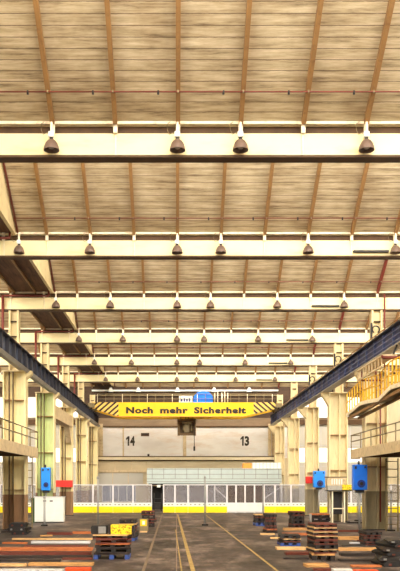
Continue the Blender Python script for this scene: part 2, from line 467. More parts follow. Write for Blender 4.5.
# ------------------------------------------------------------------ columns
def column(n, cx, mat, label, green=None, upx=(-.2,.2), inner=1, pipe_mat=None):
    y = gy(n)
    o = thing('steel_column', label, 'column', (cx, y, 0), 'hall columns')
    hw = .42 if n < 4 else .34; hd = .26
    def flip(b): return b
    MB().box(cx-hw, cx-hw+.05, y-hd, y+hd, 0, RB-.04).build('flange', M[mat], o)
    MB().box(cx+hw-.05, cx+hw, y-hd, y+hd, 0, RB-.04).build('flange', M[mat], o)
    MB().box(cx-hw+.05, cx+hw-.05, y-.02, y+.02, 0, RB-.04).build('web', M[green or mat], o)
    MB().box(cx-.06*inner-.02, cx-.06*inner+.02, y-hd+.04, y-.021, 0, RB-.04).build('middle_rib', M[green or mat], o)
    for z in ((1.45, 3.1, 4.75) if inner > 0 else (2.3, 3.9)):
        MB().box(cx-hw+.05, cx-.06*inner-.031, y-hd+.06, y-.021, z, z+.03).box(cx-.06*inner+.031, cx+hw-.05, y-hd+.06, y-.021, z, z+.03).build('stiffener', M['rafter'], o)
    if inner > 0:
        for dx in (-.12, .02):
            MB().tube((cx-.06+dx, y-hd+.03, .03), (cx-.06+dx, y-hd+.03, RB-.05), .026).build('conduit', M['shadow_trim_brown'], o)
    MB().box(cx-hw-.08, cx+hw+.08, y-hd-.06, y+hd+.06, 0, .03).build('base_plate', M['dark_steel'], o)
    # cap and corbel carrying the runway on the hall side
    s = inner
    edge = cx+s*hw; cb_ = (.30 if n < 4 else .42) if s < 0 else .2
    MB().box(cx-hw-.02, cx+hw+.02, y-hd-.03, y+hd+.03, RB-.04, RB).build('cap_plate', M['cream'], o)
    MB().prism([(edge, y-.2, RB-.001), (edge+s*cb_, y-.2, RB-.001), (edge+s*cb_, y-.2, RB-.12), (edge, y-.2, RB-.62 if s < 0 else RB-.3)], (0,.4,0)).build('corbel', M['cream'], o)
    u0, u1 = cx+upx[0], cx+upx[1]
    MB().box(u0, u0+.07, y-.16, y+.16, RB, GB).build('upper_flange', M['cream'], o)
    MB().box(u1-.07, u1, y-.16, y+.16, RB, GB).build('upper_flange', M['cream'], o)
    MB().box(u0+.07, u1-.07, y-.015, y+.015, RB, GB).build('upper_web', M['cream'], o)
    for z in (6.55, 7.1, 7.65):
        MB().box(u0+.07, u1-.07, y-.13, y-.016, z, z+.035).build('batten', M['shadow_trim_brown'], o)
    if pipe_mat:
        px = cx+.12
        MB().tube((px, y-.32, .3), (px, y-.32, RB-.1), .03).build('pipe', M[pipe_mat], o)
        MB().tube((u1+.06, y-.22, RB+.02), (u1+.06, y-.22, GT-.1), .03).build('pipe', M[pipe_mat], o)
    return o
PLACE = {2:'nearest in view', 3:'second in view', 4:'third in view', 5:'fourth in view', 6:'against the far wall'}
for n in range(2, 7):
    gl = 'col_g' if n == 3 else None
    if n == 3: lab = 'pale green and cream steel column under the grey runway, behind the white cabinet'
    else: lab = 'cream steel column under the grey crane runway, %s' % PLACE[n]
    yy = column(n, CLX, 'col_l', lab, gl, (-.22,.15), 1)
    lab = 'cream steel column under the blue crane runway, %s' % PLACE[n]
    column(n, CRX, 'col_r', lab, None, (-.16,.24), -1, 'red_pipe' if n == 2 else None)

r = thing('portal_frame', 'beige portal beam under the grey runway between the green column and the next', 'portal beam', (-5.8, gy(3)+.3, 4.2))
MB().box(-6.05,-5.6,gy(3)+.262,gy(4)-.262,4.75,5.35).build('beam', M['deck_beige'], r)
MB().prism([(-5.95,gy(3)+.262,4.749),(-5.95,gy(3)+1.1,4.749),(-5.95,gy(3)+.262,3.9)],(.3,0,0)).build('gusset', M['deck_beige'], r)
MB().prism([(-5.95,gy(4)-.262,4.749),(-5.95,gy(4)-.262,3.9),(-5.95,gy(4)-1.1,4.749)],(.3,0,0)).build('gusset', M['deck_beige'], r)

# ring brackets on the upper columns (blue runway side)
for n in range(2, 5):
    y = gy(n)-.19; cx = CRX-.02; b = MB(); pts = []
    for i in range(17):
        a = R(-60+i*300/16); pts.append((cx+.13*math.cos(a), y-.03, 7.35+.13*math.sin(a)))
    b.path(pts, .025); b.box(cx-.19, cx-.12, y-.02, y+.02, 7.0, 7.6)
    tag(b.build('ring_bracket', M['dark_steel']), 'dark open ring bracket on upper column, %s above the blue runway' % ['nearest','second','third'][n-2], 'bracket', 'ring brackets')

# ------------------------------------------------------------------ crane runways
def runway(x, inner, mat, label, ystart, spacing, conductors):
    y1 = 57.6
    o = thing('runway_girder', label, 'runway girder', (x, ystart, RB))
    MB().box(x-.012, x+.012, ystart, y1, RB+.03, RT-.03).build('web', M[mat], o)
    MB().box(x-.17, x+.17, ystart, y1, RT-.03, RT).build('top_flange', M['runway_dark'], o)
    MB().box(x-.17, x+.17, ystart, y1, RB, RB+.03).build('bottom_flange', M['runway_pale'], o)
    MB().box(x-.035, x+.035, ystart, y1, RT, RT+.08).build('rail', M['dark_steel'], o)
    sm = M['runway_rib'] if conductors else M['runway_dark']
    y = ystart+.3
    while y < y1:
        MB().box(x+inner*.013, x+inner*(.07 if conductors else .14), y-.02, y+.02, RB+.031, RT-.031).build('stiffener', sm, o)
        y += spacing
    if conductors:
        for z in (RB+.18, RB+.34, RB+.5):
            MB().box(x+inner*.071, x+inner*.095, ystart, y1, z-.012, z+.012).build('conductor_rail', M['runway_rib'], o)
        MB().tube((x+.22,ystart,6.86),(x+.22,y1,6.86),.018).build('hand_line', M['rafter'], o)
        for i in range(13):
            yy = ystart+1.5+2.9*i
            MB().tube((x+.16,yy,RT-.01),(x+.22,yy,6.86),.014).build('hand_line_post', M['rafter'], o)
    else:
        # angled pale skirt plate under the web
        MB().prism([(x+inner*.17, ystart, RB), (x+inner*.23, ystart, RB), (x+inner*.23, ystart, RB-.0), (x+inner*.14, ystart, RB-.1), (x+inner*.12, ystart, RB-.1)], (0, y1-ystart, 0)).build('skirt', M['runway_pale'], o)
    return o
runway(RUN_L, 1, 'runway_grey', 'long slate grey crane runway girder on the wall with the green column', 20, 1.05, False)
runway(RUN_R, -1, 'runway_blue', 'long dark blue crane runway girder above the yellow gangway', 20, 1.2, True)
# ------------------------------------------------------------------ bridge crane
CX = .63; CY = 54.0
cr = thing('bridge_crane', 'yellow overhead bridge crane with black lettering and hazard striped ends', 'crane', (CX, CY, 6.2))
x0, x1 = RUN_L+.02, RUN_R-.02; zt = 7.1; zb = 6.17; ze = 6.72
prof = [(x0, CY-.25, ze), (x0+1.75, CY-.25, zb), (x1-2.3, CY-.25, zb), (x1, CY-.25, ze), (x1, CY-.25, zt), (x0, CY-.25, zt)]
MB().prism(prof, (0,.5,0)).build('girder', M['crane'], cr)
prof2 = [(p[0], CY+1.75, p[2]) for p in prof]
MB().prism(prof2, (0,.45,0)).build('rear_girder', M['yellow_rail'], cr)
MB().box(x0+1.6, x1-2.1, CY-.30, CY-.252, zb-.02, zb+.025).build('edge_strip', M['orange'], cr)
for x in (RUN_L, RUN_R):
    ec = MB().box(x-.2, x+.2, CY-.6, CY+2.6, 6.74, 7.02).build('end_carriage', M['rail_tan'], cr)
    for yy in (CY-.35, CY+2.3):
        MB().tube((x-.06,yy,6.74),(x+.06,yy,6.74),.13,14).build('wheel', M['dark_steel'], ec)
# railing and walkway on the far girder
MB().box(x0+.2, x1-.2, CY+.27, CY+.95, 7.02, 7.06).build('walkway', M['dark_steel'], cr)
for z in (7.45, 7.78):
    MB().tube((x0+.25, CY+.9, z), (x1-.25, CY+.9, z), .018).build('handrail', M['rail_tan'], cr)
for i in range(22):
    x = x0+.25+(x1-x0-.5)*i/21
    MB().tube((x,CY+.9,7.06),(x,CY+.9,7.78),.016).build('railing_post', M['flange_edge'] if i % 3 == 0 else M['rail_tan'], cr)
# lettering
def text_mesh(txt, h, w, y_face, xc, zc, parent, mat, name, bold=.0):
    cu = bpy.data.curves.new('t', 'FONT'); cu.body = txt; cu.size = 1; cu.align_x = 'LEFT'; cu.extrude = .01; cu.space_character = 1.1
    cu.offset = bold; cu.resolution_u = 3
    to = bpy.data.objects.new('t', cu); COL.objects.link(to)
    dg = bpy.context.evaluated_depsgraph_get(); me = bpy.data.meshes.new_from_object(to.evaluated_get(dg))
    bpy.data.objects.remove(to); bpy.data.curves.remove(cu)
    xs = [v.co.x for v in me.vertices]; ys = [v.co.y for v in me.vertices]
    ax, bx, ay, by = min(xs), max(xs), min(ys), max(ys)
    off = world_loc(parent) if parent else Vector((0,0,0))
    for v in me.vertices:
        x = xc+((v.co.x-ax)/(bx-ax)-.5)*w; z = zc+((v.co.y-ay)/(by-ay)-.5)*h
        yv = y_face-.006-v.co.z*.5
        v.co = Vector((x, yv, z))-off
    me.materials.clear(); me.materials.append(mat); me.name = name
    o = bpy.data.objects.new(name, me); COL.objects.link(o)
    if parent: o.parent = parent
    return o
M['ink'] = paint('lettering_black', (34,26,10), .5, .1, 3)
pxm = (CY-.25)/815
def wx(px, d): return (px-176.5)*d/815
def wz(py, d): return 1.65+(485-py)*d/815
for wd, a, c in (('Noch',126,153),('mehr',160,188),('Sicherheit',194,246)):
    d = CY-.25
    text_mesh(wd, 6.7*pxm, (c-a)*pxm, CY-.25, wx((a+c)/2, d), wz(410.3, d), cr, M['ink'], 'lettering', .055)

# hoist trolley on the crane
d = CY+.9
tr = thing('hoist_trolley', 'crane hoist trolley with blue motor hood and dark hook block below', 'hoist', (wx(187,d), d, 7.1))
MB().box(wx(176,d), wx(215,d), CY+.96, CY+1.74, 7.12, 7.2).build('trolley_frame', M['dark_steel'], tr)
xc0, xc1 = wx(193.5,d), wx(213,d)
hood = [(xc0, CY+.97, 7.2)] + [(xc0+(xc1-xc0)*(.5-.5*math.cos(R(a))), CY+.97, 7.36+.62*math.sin(R(a))**.7) for a in range(0,181,15)] + [(xc1, CY+.97, 7.2)]
MB().prism(hood, (0,.7,0)).build('motor_hood', M['blue_box'], tr)
cb = MB().box(wx(179,d), wx(192.5,d), CY+.97, CY+1.6, 7.22, 7.66).build('control_cabinet', M['white'], tr)
for i in range(4):
    xx = wx(181+2.6*i,d); MB().box(xx, xx+.1, CY+.955, CY+.969, 7.28, 7.46+.05*(i % 2)).build('switch_plate', M['blue_dark'], cb)
for i, px in enumerate((215,218,222,225,228)):
    MB().tube((wx(px,d), CY+1.2, 7.12), (wx(px,d), CY+1.2, 7.9+.12*(i % 2)), .03).build('mast', M['flange_edge'], tr)
MB().box(wx(176,d), wx(230,d), CY+1.15, CY+1.25, 7.1, 7.14).build('cross_bar', M['rail_tan'], tr)
hb = MB(); a0, a1 = wx(177.5,d), wx(196,d)
hb.box(a0, a1, CY+.95, CY+1.55, 5.95, 6.12).box(a0, a0+.16, CY+.95, CY+1.55, 5.0, 5.95).box(a1-.16, a1, CY+.95, CY+1.55, 5.0, 5.95).box(a0+.16, a1-.16, CY+1.0, CY+1.5, 5.02, 5.14).box(a0+.16, a1-.16, CY+1.35, CY+1.5, 5.14, 5.95)
MB().box(a0+.45,a1-.45,CY+.93,CY+.99,5.2,5.75).box(a0+.3,a1-.3,CY+.93,CY+.99,5.78,5.9).build('front_plate', M['rail_tan'], tr)
hbo = hb.build('hook_block', M['olive'], tr)
for i in range(3):
    xx = a0+.36+i*.27; MB().tube((xx, CY+1.2, 5.5), (xx+.09, CY+1.2, 5.5), .26, 18).build('sheave', M['rail_tan'], hbo)
for xx in (a0+.2, a0+.55, a1-.5, a1-.2): MB().tube((xx, CY+1.3, 6.12), (xx, CY+1.3, 7.12), .018).build('rope', M['dark_steel'], tr)
MB().tube((wx(194.3,d), CY+.92, 6.1), (wx(194.3,d), CY+.92, 4.25), .022).box(wx(194.3,d)-.06, wx(194.3,d)+.06, CY+.86, CY+.98, 3.95, 4.25).build('pendant_control', M['dark_steel'], tr)

# ------------------------------------------------------------------ far wall details
dY = YF
def onwall(name, px0, px1, py0, py1, th, mat, d=YF):
    return MB().box(wx(px0,d), wx(px1,d), d-th, d-.001, wz(py1,d), wz(py0,d)).build(name, mat)
struct(onwall('trim_6', 88, 284, 457, 460, .35, M['wall_cream']))
struct(onwall('trim_7', 122.6, 124.0, 427, 457, .03, M['deck_beige']))
struct(onwall('trim_8', 183, 186.2, 427, 457, .05, M['deck_beige']))
struct(onwall('trim_30', 88, 284, 456.2, 457, .4, M['shadow_trim_brown']))
struct(onwall('trim_31', 88, 284, 460, 460.8, .2, M['shadow_trim_brown']))
struct(onwall('trim_9', 92, 152, 470.3, 472.5, .18, M['deck_beige']))
struct(onwall('trim_10', 95, 280, 426, 427.2, .1, M['shadow_trim_brown']))
for i, (a, c, dp) in enumerate(((98,103,.2),(268,271,.25),(272,279,.12))):
    struct(onwall('trim_%d' % (11+i), a, c, 424, 457, dp, M['deck_beige']))
for i, px in enumerate((98,114.5,131,146)): struct(onwall('trim_%d' % (14+i), px, px+.9, 460.5, 470, .03, M['deck_beige']))
o = onwall('pipe_rail', 92, 278, 390, 391.5, .2, M['white']); tag(o, 'white pipe running across the dark top of the far wall', 'pipe')
c_ = onwall('conduit', 92, 278, 395, 396, .2, M['rail_tan']); c_.parent = o
for i, (px) in enumerate((111,138.5,177.5,214,249)):
    d = YF-.3; r = thing('wall_floodlight', 'white floodlight on the dark upper far wall, %s along from the grey runway' % ORD[i], 'floodlight', (wx(px,d), d, wz(391,d)), 'wall floodlights')
    MB().prism([(wx(px-2.6,d), d-.25, wz(392,d)), (wx(px+2.6,d), d-.25, wz(392,d)), (wx(px+1,d), d-.25, wz(388,d)), (wx(px-1,d), d-.25, wz(388,d))], (0,.28,0)).build('housing', M['white'], r)
    MB().box(wx(px-.5,d), wx(px+.5,d), d-.1, d+.28, wz(389.5,d), wz(387,d)).build('bracket', M['grey_steel'], r)
def number(second, px, label):
    o = thing('wall_number', label, 'number', (wx(px,YF), YF, wz(441,YF)))
    k = YF/815; xa = wx(px-2.2,YF); zb = wz(445.8,YF); zt = wz(436.2,YF)
    MB().prism([(xa-.4*k,YF-.001,zb),(xa+1.2*k,YF-.001,zb),(xa+1.5*k,YF-.001,zt),(xa-.1*k,YF-.001,zt),(xa-2.2*k,YF-.001,zt-2.6*k),(xa-1.7*k,YF-.001,zt-3.8*k),(xa-.25*k,YF-.001,zt-2.4*k)], (0,-.012,0)).build('digit', M['ink'], o)
    text_mesh(second, 9.8*k, 4.6*k, YF, wx(px+2.3,YF), (zb+zt)/2, o, M['ink'], 'digit', .05)
number('4', 130.2, 'black painted two-digit number beside the small dark wall plate')
number('3', 244.6, 'black painted two-digit number on the pale wall near the blue runway')
r = thing('wall_sign', 'small dark plate on the far wall beside number 14', 'sign', (wx(145,YF), YF, wz(436,YF)))
d = YF; MB().box(wx(141,d), wx(149.2,d), d-.04, d-.001, wz(436.2,d), wz(433,d)).build('plate', M['shadow_trim_brown'], r)
MB().box(wx(142.2,d), wx(148,d), d-.05, d-.041, wz(434.9,d), wz(434.2,d)).build('bar', M['dark_steel'], r)
r = thing('wall_socket', 'small dark socket box low on the pale far wall', 'socket', (wx(148.5,YF), YF, wz(457,YF)))
MB().box(wx(147.5,YF), wx(149.5,YF), YF-.2, YF-.001, wz(457,YF), wz(454,YF)).build('body', M['dark_steel'], r)
MB().box(wx(148,YF), wx(149,YF), YF-.22, YF-.201, wz(456,YF), wz(455,YF)).build('plug', M['black'], r)
# white shutter and window left of the canopy
dr = struct(onwall('door_1', 98, 143, 473, 484, .1, M['wall_white']))
for px in (112.5,128): MB().box(wx(px,YF), wx(px+.7,YF), YF-.11, YF-.101, wz(484,YF), wz(473,YF)).build('joint', M['deck_beige'], dr)
wn = struct(onwall('window_30', 102, 136, 485, 502, .06, M['pale_lilac']))
for a, c in ((103,110),(111,118),(119,126.5),(127.5,135)):
    MB().box(wx(a,YF), wx(c,YF), YF-.075, YF-.061, wz(501,YF), wz(486,YF)).build('pane', M['glass_blue'], wn)
# aisle gates (bright white sectional doors), one beyond each row of columns
for i, (x0_, x1_) in enumerate(((XL+.3,-7.0), (8.3,XR-.3))):
    g = struct(MB().box(x0_, x1_, YF-.12, YF-.001, 0, 6.0).build('door_%d' % (i+2), M['wall_white']))
    for k in range(1, 6): MB().box(x0_+(x1_-x0_)*k/6-.02, x0_+(x1_-x0_)*k/6+.02, YF-.14, YF-.121, .1, 5.9).build('joint', M['grey_white'], g)
    for z in (1.5, 3.0, 4.5): MB().box(x0_, x1_, YF-.14, YF-.121, z-.02, z+.02).build('joint', M['grey_white'], g)
    MB().box(x0_+.3, x1_-.3, YF-.15, YF-.141, 3.3, 4.3).build('pane', M['gate_pane'], g)
    struct(MB().box(x0_-.2, x1_+.2, YF-.3, YF-.001, 6.0, 6.35).build('trim_%d' % (20+i), M['shadow_trim_brown']))
    wu = struct(MB().box(x0_, x1_, YF-.1, YF-.001, 6.5, 8.0).build('window_%d' % (31+i), M['white']))
    for k in range(6):
        xx0 = x0_+.1+(x1_-x0_-.2)*k/6; MB().box(xx0, xx0+(x1_-x0_)/6-.1, YF-.12, YF-.101, 6.6, 7.9).build('pane', M['gate_pane'], wu)
# side-wall windows
for i, (x, s) in enumerate(((XL,1),(XR,-1))):
    for k in range(7):
        y0_ = YB+2+k*7.6
        wf = struct(MB().box(x, x+s*.08, y0_, y0_+6.4, 2.6, 7.0).build('window_%d' % (40+i*8+k), M['white']))
        for a in range(4):
            MB().box(x+s*.081, x+s*.09, y0_+.1+a*1.57, y0_+.1+a*1.57+1.47, 2.7, 6.9).build('pane', M['daylight_side'], wf)

# ------------------------------------------------------------------ white canopy building behind the screens
d = 54.5
cn = thing('workshop_cabin', 'long white flat-roofed cabin with dim glazing in front of the far wall', 'cabin', (wx(215,d), d, 0))
cx0, cx1 = wx(147,d), wx(281.5,d)
MB().box(cx0, cx1, d, YF-1.4, wz(483.5,d), wz(468.3,d)).build('fascia', M['mint'], cn)
for pz in (469.2, 474.3, 478.8, 481.6): MB().box(cx0-.01, cx1+.01, d-.02, d-.001, wz(pz+.25,d), wz(pz-.25,d)).build('fascia_joint', M['grey_steel'], cn)
for i in range(12): MB().box(wx(152+i*11.5,d), wx(152.5+i*11.5,d), d-.02, d-.001, wz(478.6,d), wz(468.4,d)).build('fascia_joint', M['grey_steel'], cn)
MB().box(cx0+.1, cx1-.1, d+.05, d+.25, wz(485.2,d), wz(483.5,d)).build('lintel', M['black'], cn)
MB().box(wx(163,d), cx1-.1, d+.25, d+.3, .05, wz(485,d)).build('glazing', M['glass_dark'], cn)
for px in (163,188,214,240,262,281): MB().box(wx(px,d), wx(px,d)+.1, d+.05, d+.2, .0, wz(485,d)).build('post', M['pale_lilac'], cn)
for a, c in ((214,227),(281,264)): MB().bar((wx(a,d), d+.12, wz(487,d)), (wx(c,d), d+.12, wz(499,d)), .05, .05).build('brace', M['pale_lilac'], cn)
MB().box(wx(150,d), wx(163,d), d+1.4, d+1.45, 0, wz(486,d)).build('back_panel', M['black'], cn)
zt_ = wz(468.3,d)
tag(MB().box(wx(243.5,d), wx(252,d), d+.3, d+1.1, zt_, wz(463,d)).build('orange_crate', M['orange'], bevel=.02), 'orange crate on the flat roof of the white cabin', 'crate')
for i in range(4):
    a = 253.2+i*7.2
    p = thing('roof_panel', 'white upright panel on the cabin roof, %s from the orange crate' % ORD[i], 'panel', (wx(a+3.4,d), d+.7, zt_), 'upright panels on the cabin roof')
    MB().box(wx(a,d), wx(a+6.8,d), d+.5, d+.6, zt_, wz(462.4,d)).build('sheet', M['white'], p)
    MB().box(wx(a+3,d), wx(a+3.8,d), d+.47, d+.499, zt_, wz(462.6,d)).build('rib', M['grey_white'], p)

# ------------------------------------------------------------------ protective screens with yellow kick boards
d = 48.3
zT = wz(484.3,d)
segs = []
def screen(pa, pb, label, gate=False, dark=False):
    a, c = wx(pa,d), wx(pb,d)
    o = thing('safety_screen', label, 'safety screen', ((a+c)/2, d, 0), 'safety screens across the hall')
    p = .045
    f = MB().box(a, a+p, d-.04, d+.04, 0, zT).box(c-p, c, d-.04, d+.04, 0, zT).box(a+p, c-p, d-.04, d+.04, zT-.06, zT)
    f.build('frame', M['pale_lilac'], o)
    MB().box(a+p, c-p, d-.005, d+.005, wz(503,d), zT-.06).build('pane', M['glass_dark'] if dark else M['glass'], o)
    wb = MB().box(a+.006, c-.006, d-.07, d-.041, wz(506.4 if not gate else 511.5,d), wz(502.6,d)).build('white_board', M['white'], o)
    if not gate:
        n = max(2, round((c-a)/.26)); db = MB()
        for i in range(n): 
            x = a+p+(c-a-2*p)*(i+.5)/n; db.box(x-.06, x+.03, d-.078, d-.0701, wz(505,d), wz(504.2,d))
        db.build('slot_row', M['dash'], wb)
        MB().box(a+.006, c-.006, d-.09, d-.041, .02, wz(506.4,d)).build('yellow_board', M['kick_sunlit_yellow'], o)
    else:
        MB().box(a+.006, c-.006, d-.09, d-.041, .02, wz(511.5,d)).build('grey_foot', M['grey_white'], o)
    return o
xs = [-60,-40,-20,0,20,32,53,73,93,113,133,152]
for i, (a, c) in enumerate(zip(xs, xs[1:])):
    if a < -1: continue
    screen(a, c, 'glazed white screen with yellow kick board, %s from the doorway towards the white cabinet' % ORD[len(xs)-2-i])
xs2 = [163,175,188,207,227,236,245,254.5,264,275,291,311,331,351,371,391,411]
for i, (a, c) in enumerate(zip(xs2, xs2[1:])):
    gate = 227 <= a < 262
    nm = (ORD+['eleventh','twelfth','thirteenth','fourteenth','fifteenth','sixteenth','seventeenth'])[i]
    if gate: lab = 'white gate leaf without yellow board, %s of four leaves counted from the doorway' % ORD[i-4]
    else: lab = 'white framed screen with yellow kick board, %s from the doorway towards the blue boxes' % nm
    o = screen(a, c, lab, gate, dark=gate)
    if gate: o['group'] = 'gate leaves'; o.name = 'gate_leaf'; o['category'] = 'gate'
# dark machine in the gap
r = thing('tool_trolley', 'dark tool trolley standing in the doorway gap between the screens', 'trolley', (wx(157.5,51), 51, 0))
MB().box(wx(154,51), wx(161.5,51), 50.8, 51.3, .12, .55).build('body', M['dark_steel'], r, bevel=.02)
MB().box(wx(153.6,51), wx(162,51), 50.75, 51.35, .75, .80).build('tray', M['black'], r)
for px in (154,161.3):
    for yy in (50.82,51.26): MB().tube((wx(px,51),yy,.0),(wx(px,51),yy,1.15),.025).build('leg', M['dark_steel'], r)
r = thing('camera_box', 'small white camera box under the cabin roof at the doorway', 'camera box', (wx(158.5,54.3), 54.3, 1.72))
MB().box(wx(157,54.3), wx(160.5,54.3), 54.1, 54.35, wz(487.5,54.3), wz(484.9,54.3)).build('body', M['white'], r, bevel=.02)
MB().tube((wx(158.8,54.3),54.36,wz(486,54.3)),(wx(158.8,54.3),54.545,wz(486,54.3)+.05),.025).build('arm', M['grey_steel'], r)

# ------------------------------------------------------------------ thin posts on foot blocks
for px, yb, yt, lab in ((205,525.5,476,'thin grey double tube post with black foot in the middle of the floor'),
                        (98,531,476,'thin grey post behind the stack topped by the yellow crate'),
                        (44.5,526,496,'short grey post standing in front of the white cabinet'),
                        (263,514.5,484,'thin grey post in front of the white gate leaves'),
                        (357.5,521,489,'thin pale post under the nearest blue box'),
                        (391,531,490,'thin pale post under the ladder beside the blue runway column')):
    d = 1344.75/(yb-485); x = wx(px,d); z = wz(yt,d)
    o = thing('barrier_post', lab, 'post', (x,d,0), 'barrier posts')
    MB().tube((x-.022,d,.05),(x-.022,d,z),.016).tube((x+.022,d,.05),(x+.022,d,z),.016).build('tube', M['grey_steel'], o)
    MB().box(x-.045,x+.045,d-.03,d+.03,z-.1,z-.05).build('clamp', M['grey_steel'], o)
    MB().box(x-.13,x+.13,d-.1,d+.1,0,.055).build('foot_block', M['black'], o, bevel=.01)

# ------------------------------------------------------------------ platforms
def platform(xi, xo, xcol, y0_, ycol, y1_, label, s, zt_, zb_, zr, bands):
    """xi hall-side edge, xcol where the column starts, xo outer edge; deck is notched round the column"""
    o = thing('steel_platform', label, 'platform', (xi, y1_, 0))
    MB().box(xi, xo, y0_, ycol, zt_-.08, zt_).box(xi, xcol, ycol, y1_, zt_-.08, zt_).build('deck', M['dark_steel'], o)
    MB().box(xi-s*.04, xi, y0_, y1_, zb_, zt_+.04).box(xi, xcol, y1_-.04, y1_, zb_, zt_).build('fascia', M['deck_beige'], o)
    j = MB()
    yy = y0_+.4
    while yy < ycol-.2:
        j.box(xi+s*.05, xo, yy-.05, yy+.05, zb_+.02, zt_-.081); yy += .9
    j.build('joists', M['shadow_trim_brown'], o)
    n = 8
    for i in range(n+1):
        yy = y0_+.1+(y1_-y0_-.14)*i/n
        MB().tube((xi-s*.02,yy,zt_+.041),(xi-s*.02,yy,zr),.018).build('railing_post', M['rail_tan'], o)
    for z in (zr, (zr+zt_)/2+.05):
        MB().tube((xi-s*.02,y0_,z),(xi-s*.02,y1_-.02,z),.02).build('handrail', M['rail_tan'], o)
    MB().tube((xi-s*.02,y1_-.04,zr),(xcol-s*.02,y1_-.04,zr),.018).build('handrail', M['rail_tan'], o)
    # support leg on the floor
    for yy in bands:
        MB().box(xi+s*.06, xi+s*.16, yy-.05, yy+.05, 0, zb_).build('leg', M['deck_beige'], o)
    return o
platform(-5.2, -9.0, -5.48, 18.0, 29.75, 30.4, 'beige steel platform with tan railing by the column at the grey runway', -1, 2.98, 2.66, 3.62, (19,))
platform(6.55, 10.5, 6.87, 18.0, 29.75, 30.5, 'beige steel platform with tan railing by the column at the blue runway', 1, 2.92, 2.62, 3.50, (19,))

def ladder(x, y, z0, z1, w, label, mat):
    o = thing('access_ladder', label, 'ladder', (x,y,0))
    for s in (-1,1): MB().box(x+s*w/2-.02, x+s*w/2+.02, y-.02, y+.02, z0, z1).build('rail', M[mat], o)
    z = z0+.25
    while z < z1: MB().tube((x-w/2,y,z),(x+w/2,y,z),.015).build('rung', M[mat], o); z += .28
    return o
ladder(wx(27.5,31.3), 31.3, 0, 2.85, .36, 'grey access ladder beyond the platform at the grey runway', 'rail_tan')
ladder(wx(392,29.0), 29.0, 0, 2.6, .42, 'tan access ladder under the platform at the blue runway', 'rail_tan')

# ------------------------------------------------------------------ yellow gangway beneath the blue runway
gx0, gx1 = 6.28, 6.85
gw = thing('crane_gangway', 'stepped gangway with yellow railings under the blue crane runway', 'gangway', (gx0, 31.2, 4.4))
pts = [(31.3,4.42),(29.2,4.62),(27.6,4.66),(26.2,4.56),(25.4,4.62),(24.2,4.74),(21.0,4.80)]
pts = [(30.2,4.30),(27.9,4.50),(26.9,4.46),(25.4,4.37),(24.0,4.58),(22.9,4.54),(20.5,4.62)]
for x in (gx0, gx1-.05):
    b = MB()
    for (ya,za),(yb_,zb_) in zip(pts, pts[1:]):
        b.prism([(x,ya,za-.12),(x,ya,za),(x,yb_,zb_),(x,yb_,zb_-.12)], (.05,0,0))
    b.build('stringer', M['flange_edge'], gw)
b = MB()
for (ya,za),(yb_,zb_) in zip(pts, pts[1:]): b.prism([(gx0+.05,ya,za-.1),(gx0+.05,ya,za-.06),(gx0+.05,yb_,zb_-.06),(gx0+.05,yb_,zb_-.1)], (gx1-gx0-.1,0,0))
b.build('deck', M['rail_tan'], gw)
def zat(y):
    for (ya,za),(yb_,zb_) in zip(pts, pts[1:]):
        if yb_ <= y <= ya: return za+(zb_-za)*(ya-y)/(ya-yb_)
    return pts[-1][1]
MB().bar((gx0+.1,30.2,4.12),(gx0+.1,20.5,4.44),.08,.09).build('carrier_beam', M['rafter'], gw)
MB().bar((gx1-.1,30.2,4.12),(gx1-.1,20.5,4.44),.08,.09).build('carrier_beam', M['rafter'], gw)
yy = 30.1; i = 0
while yy > 20.8:
    for x in (gx0+.025, gx1-.025):
        MB().box(x-.02, x+.02, yy-.02, yy+.02, zat(yy), zat(yy)+.72).build('railing_post', M['yellow_rail'], gw)
    yy -= .42; i += 1
for x in (gx0+.025, gx1-.025):
    for h in (.38, .72):
        b = MB(); b.path([(x,y,z+h) for y,z in pts], .02); b.build('handrail', M['yellow_rail'], gw)
# gangway hangers up to the runway
for yy in (29.9, 27.6, 24.0):
    MB().tube((gx1-.1,yy,zat(yy)-.08),(gx1-.1,yy,RB),.025).build('hanger', M['red_pipe'], gw)
# pale barred bracket below the runway and red service pipes
r = thing('barred_bracket', 'pale barred bracket with dark red pipes under the blue runway above the yellow railing', 'bracket', (6.2, 27.0, 5.2))
MB().box(6.05,6.5,24.0,27.4,5.45,5.5).build('plate', M['deck_beige'], r)
for i in range(9): MB().box(6.06,6.09,24.1+i*.4,24.14+i*.4,5.17,5.45).build('bar', M['deck_beige'], r)
MB().box(6.05,6.1,24.0,27.4,5.13,5.17).build('rail', M['deck_beige'], r)
for yy in (24.4, 27.1): MB().tube((6.47,yy,5.5),(6.60,yy,RB),.03).build('hanger', M['dark_steel'], r)
MB().path([(6.06,24.02,5.44),(6.06,23.9,5.39),(7.4,23.9,5.39)], .045).build('pipe', M['red_pipe'], r)
MB().path([(6.2,27.3,5.45),(6.2,27.3,5.15),(6.9,27.3,5.15)], .03).build('pipe', M['red_pipe'], r)

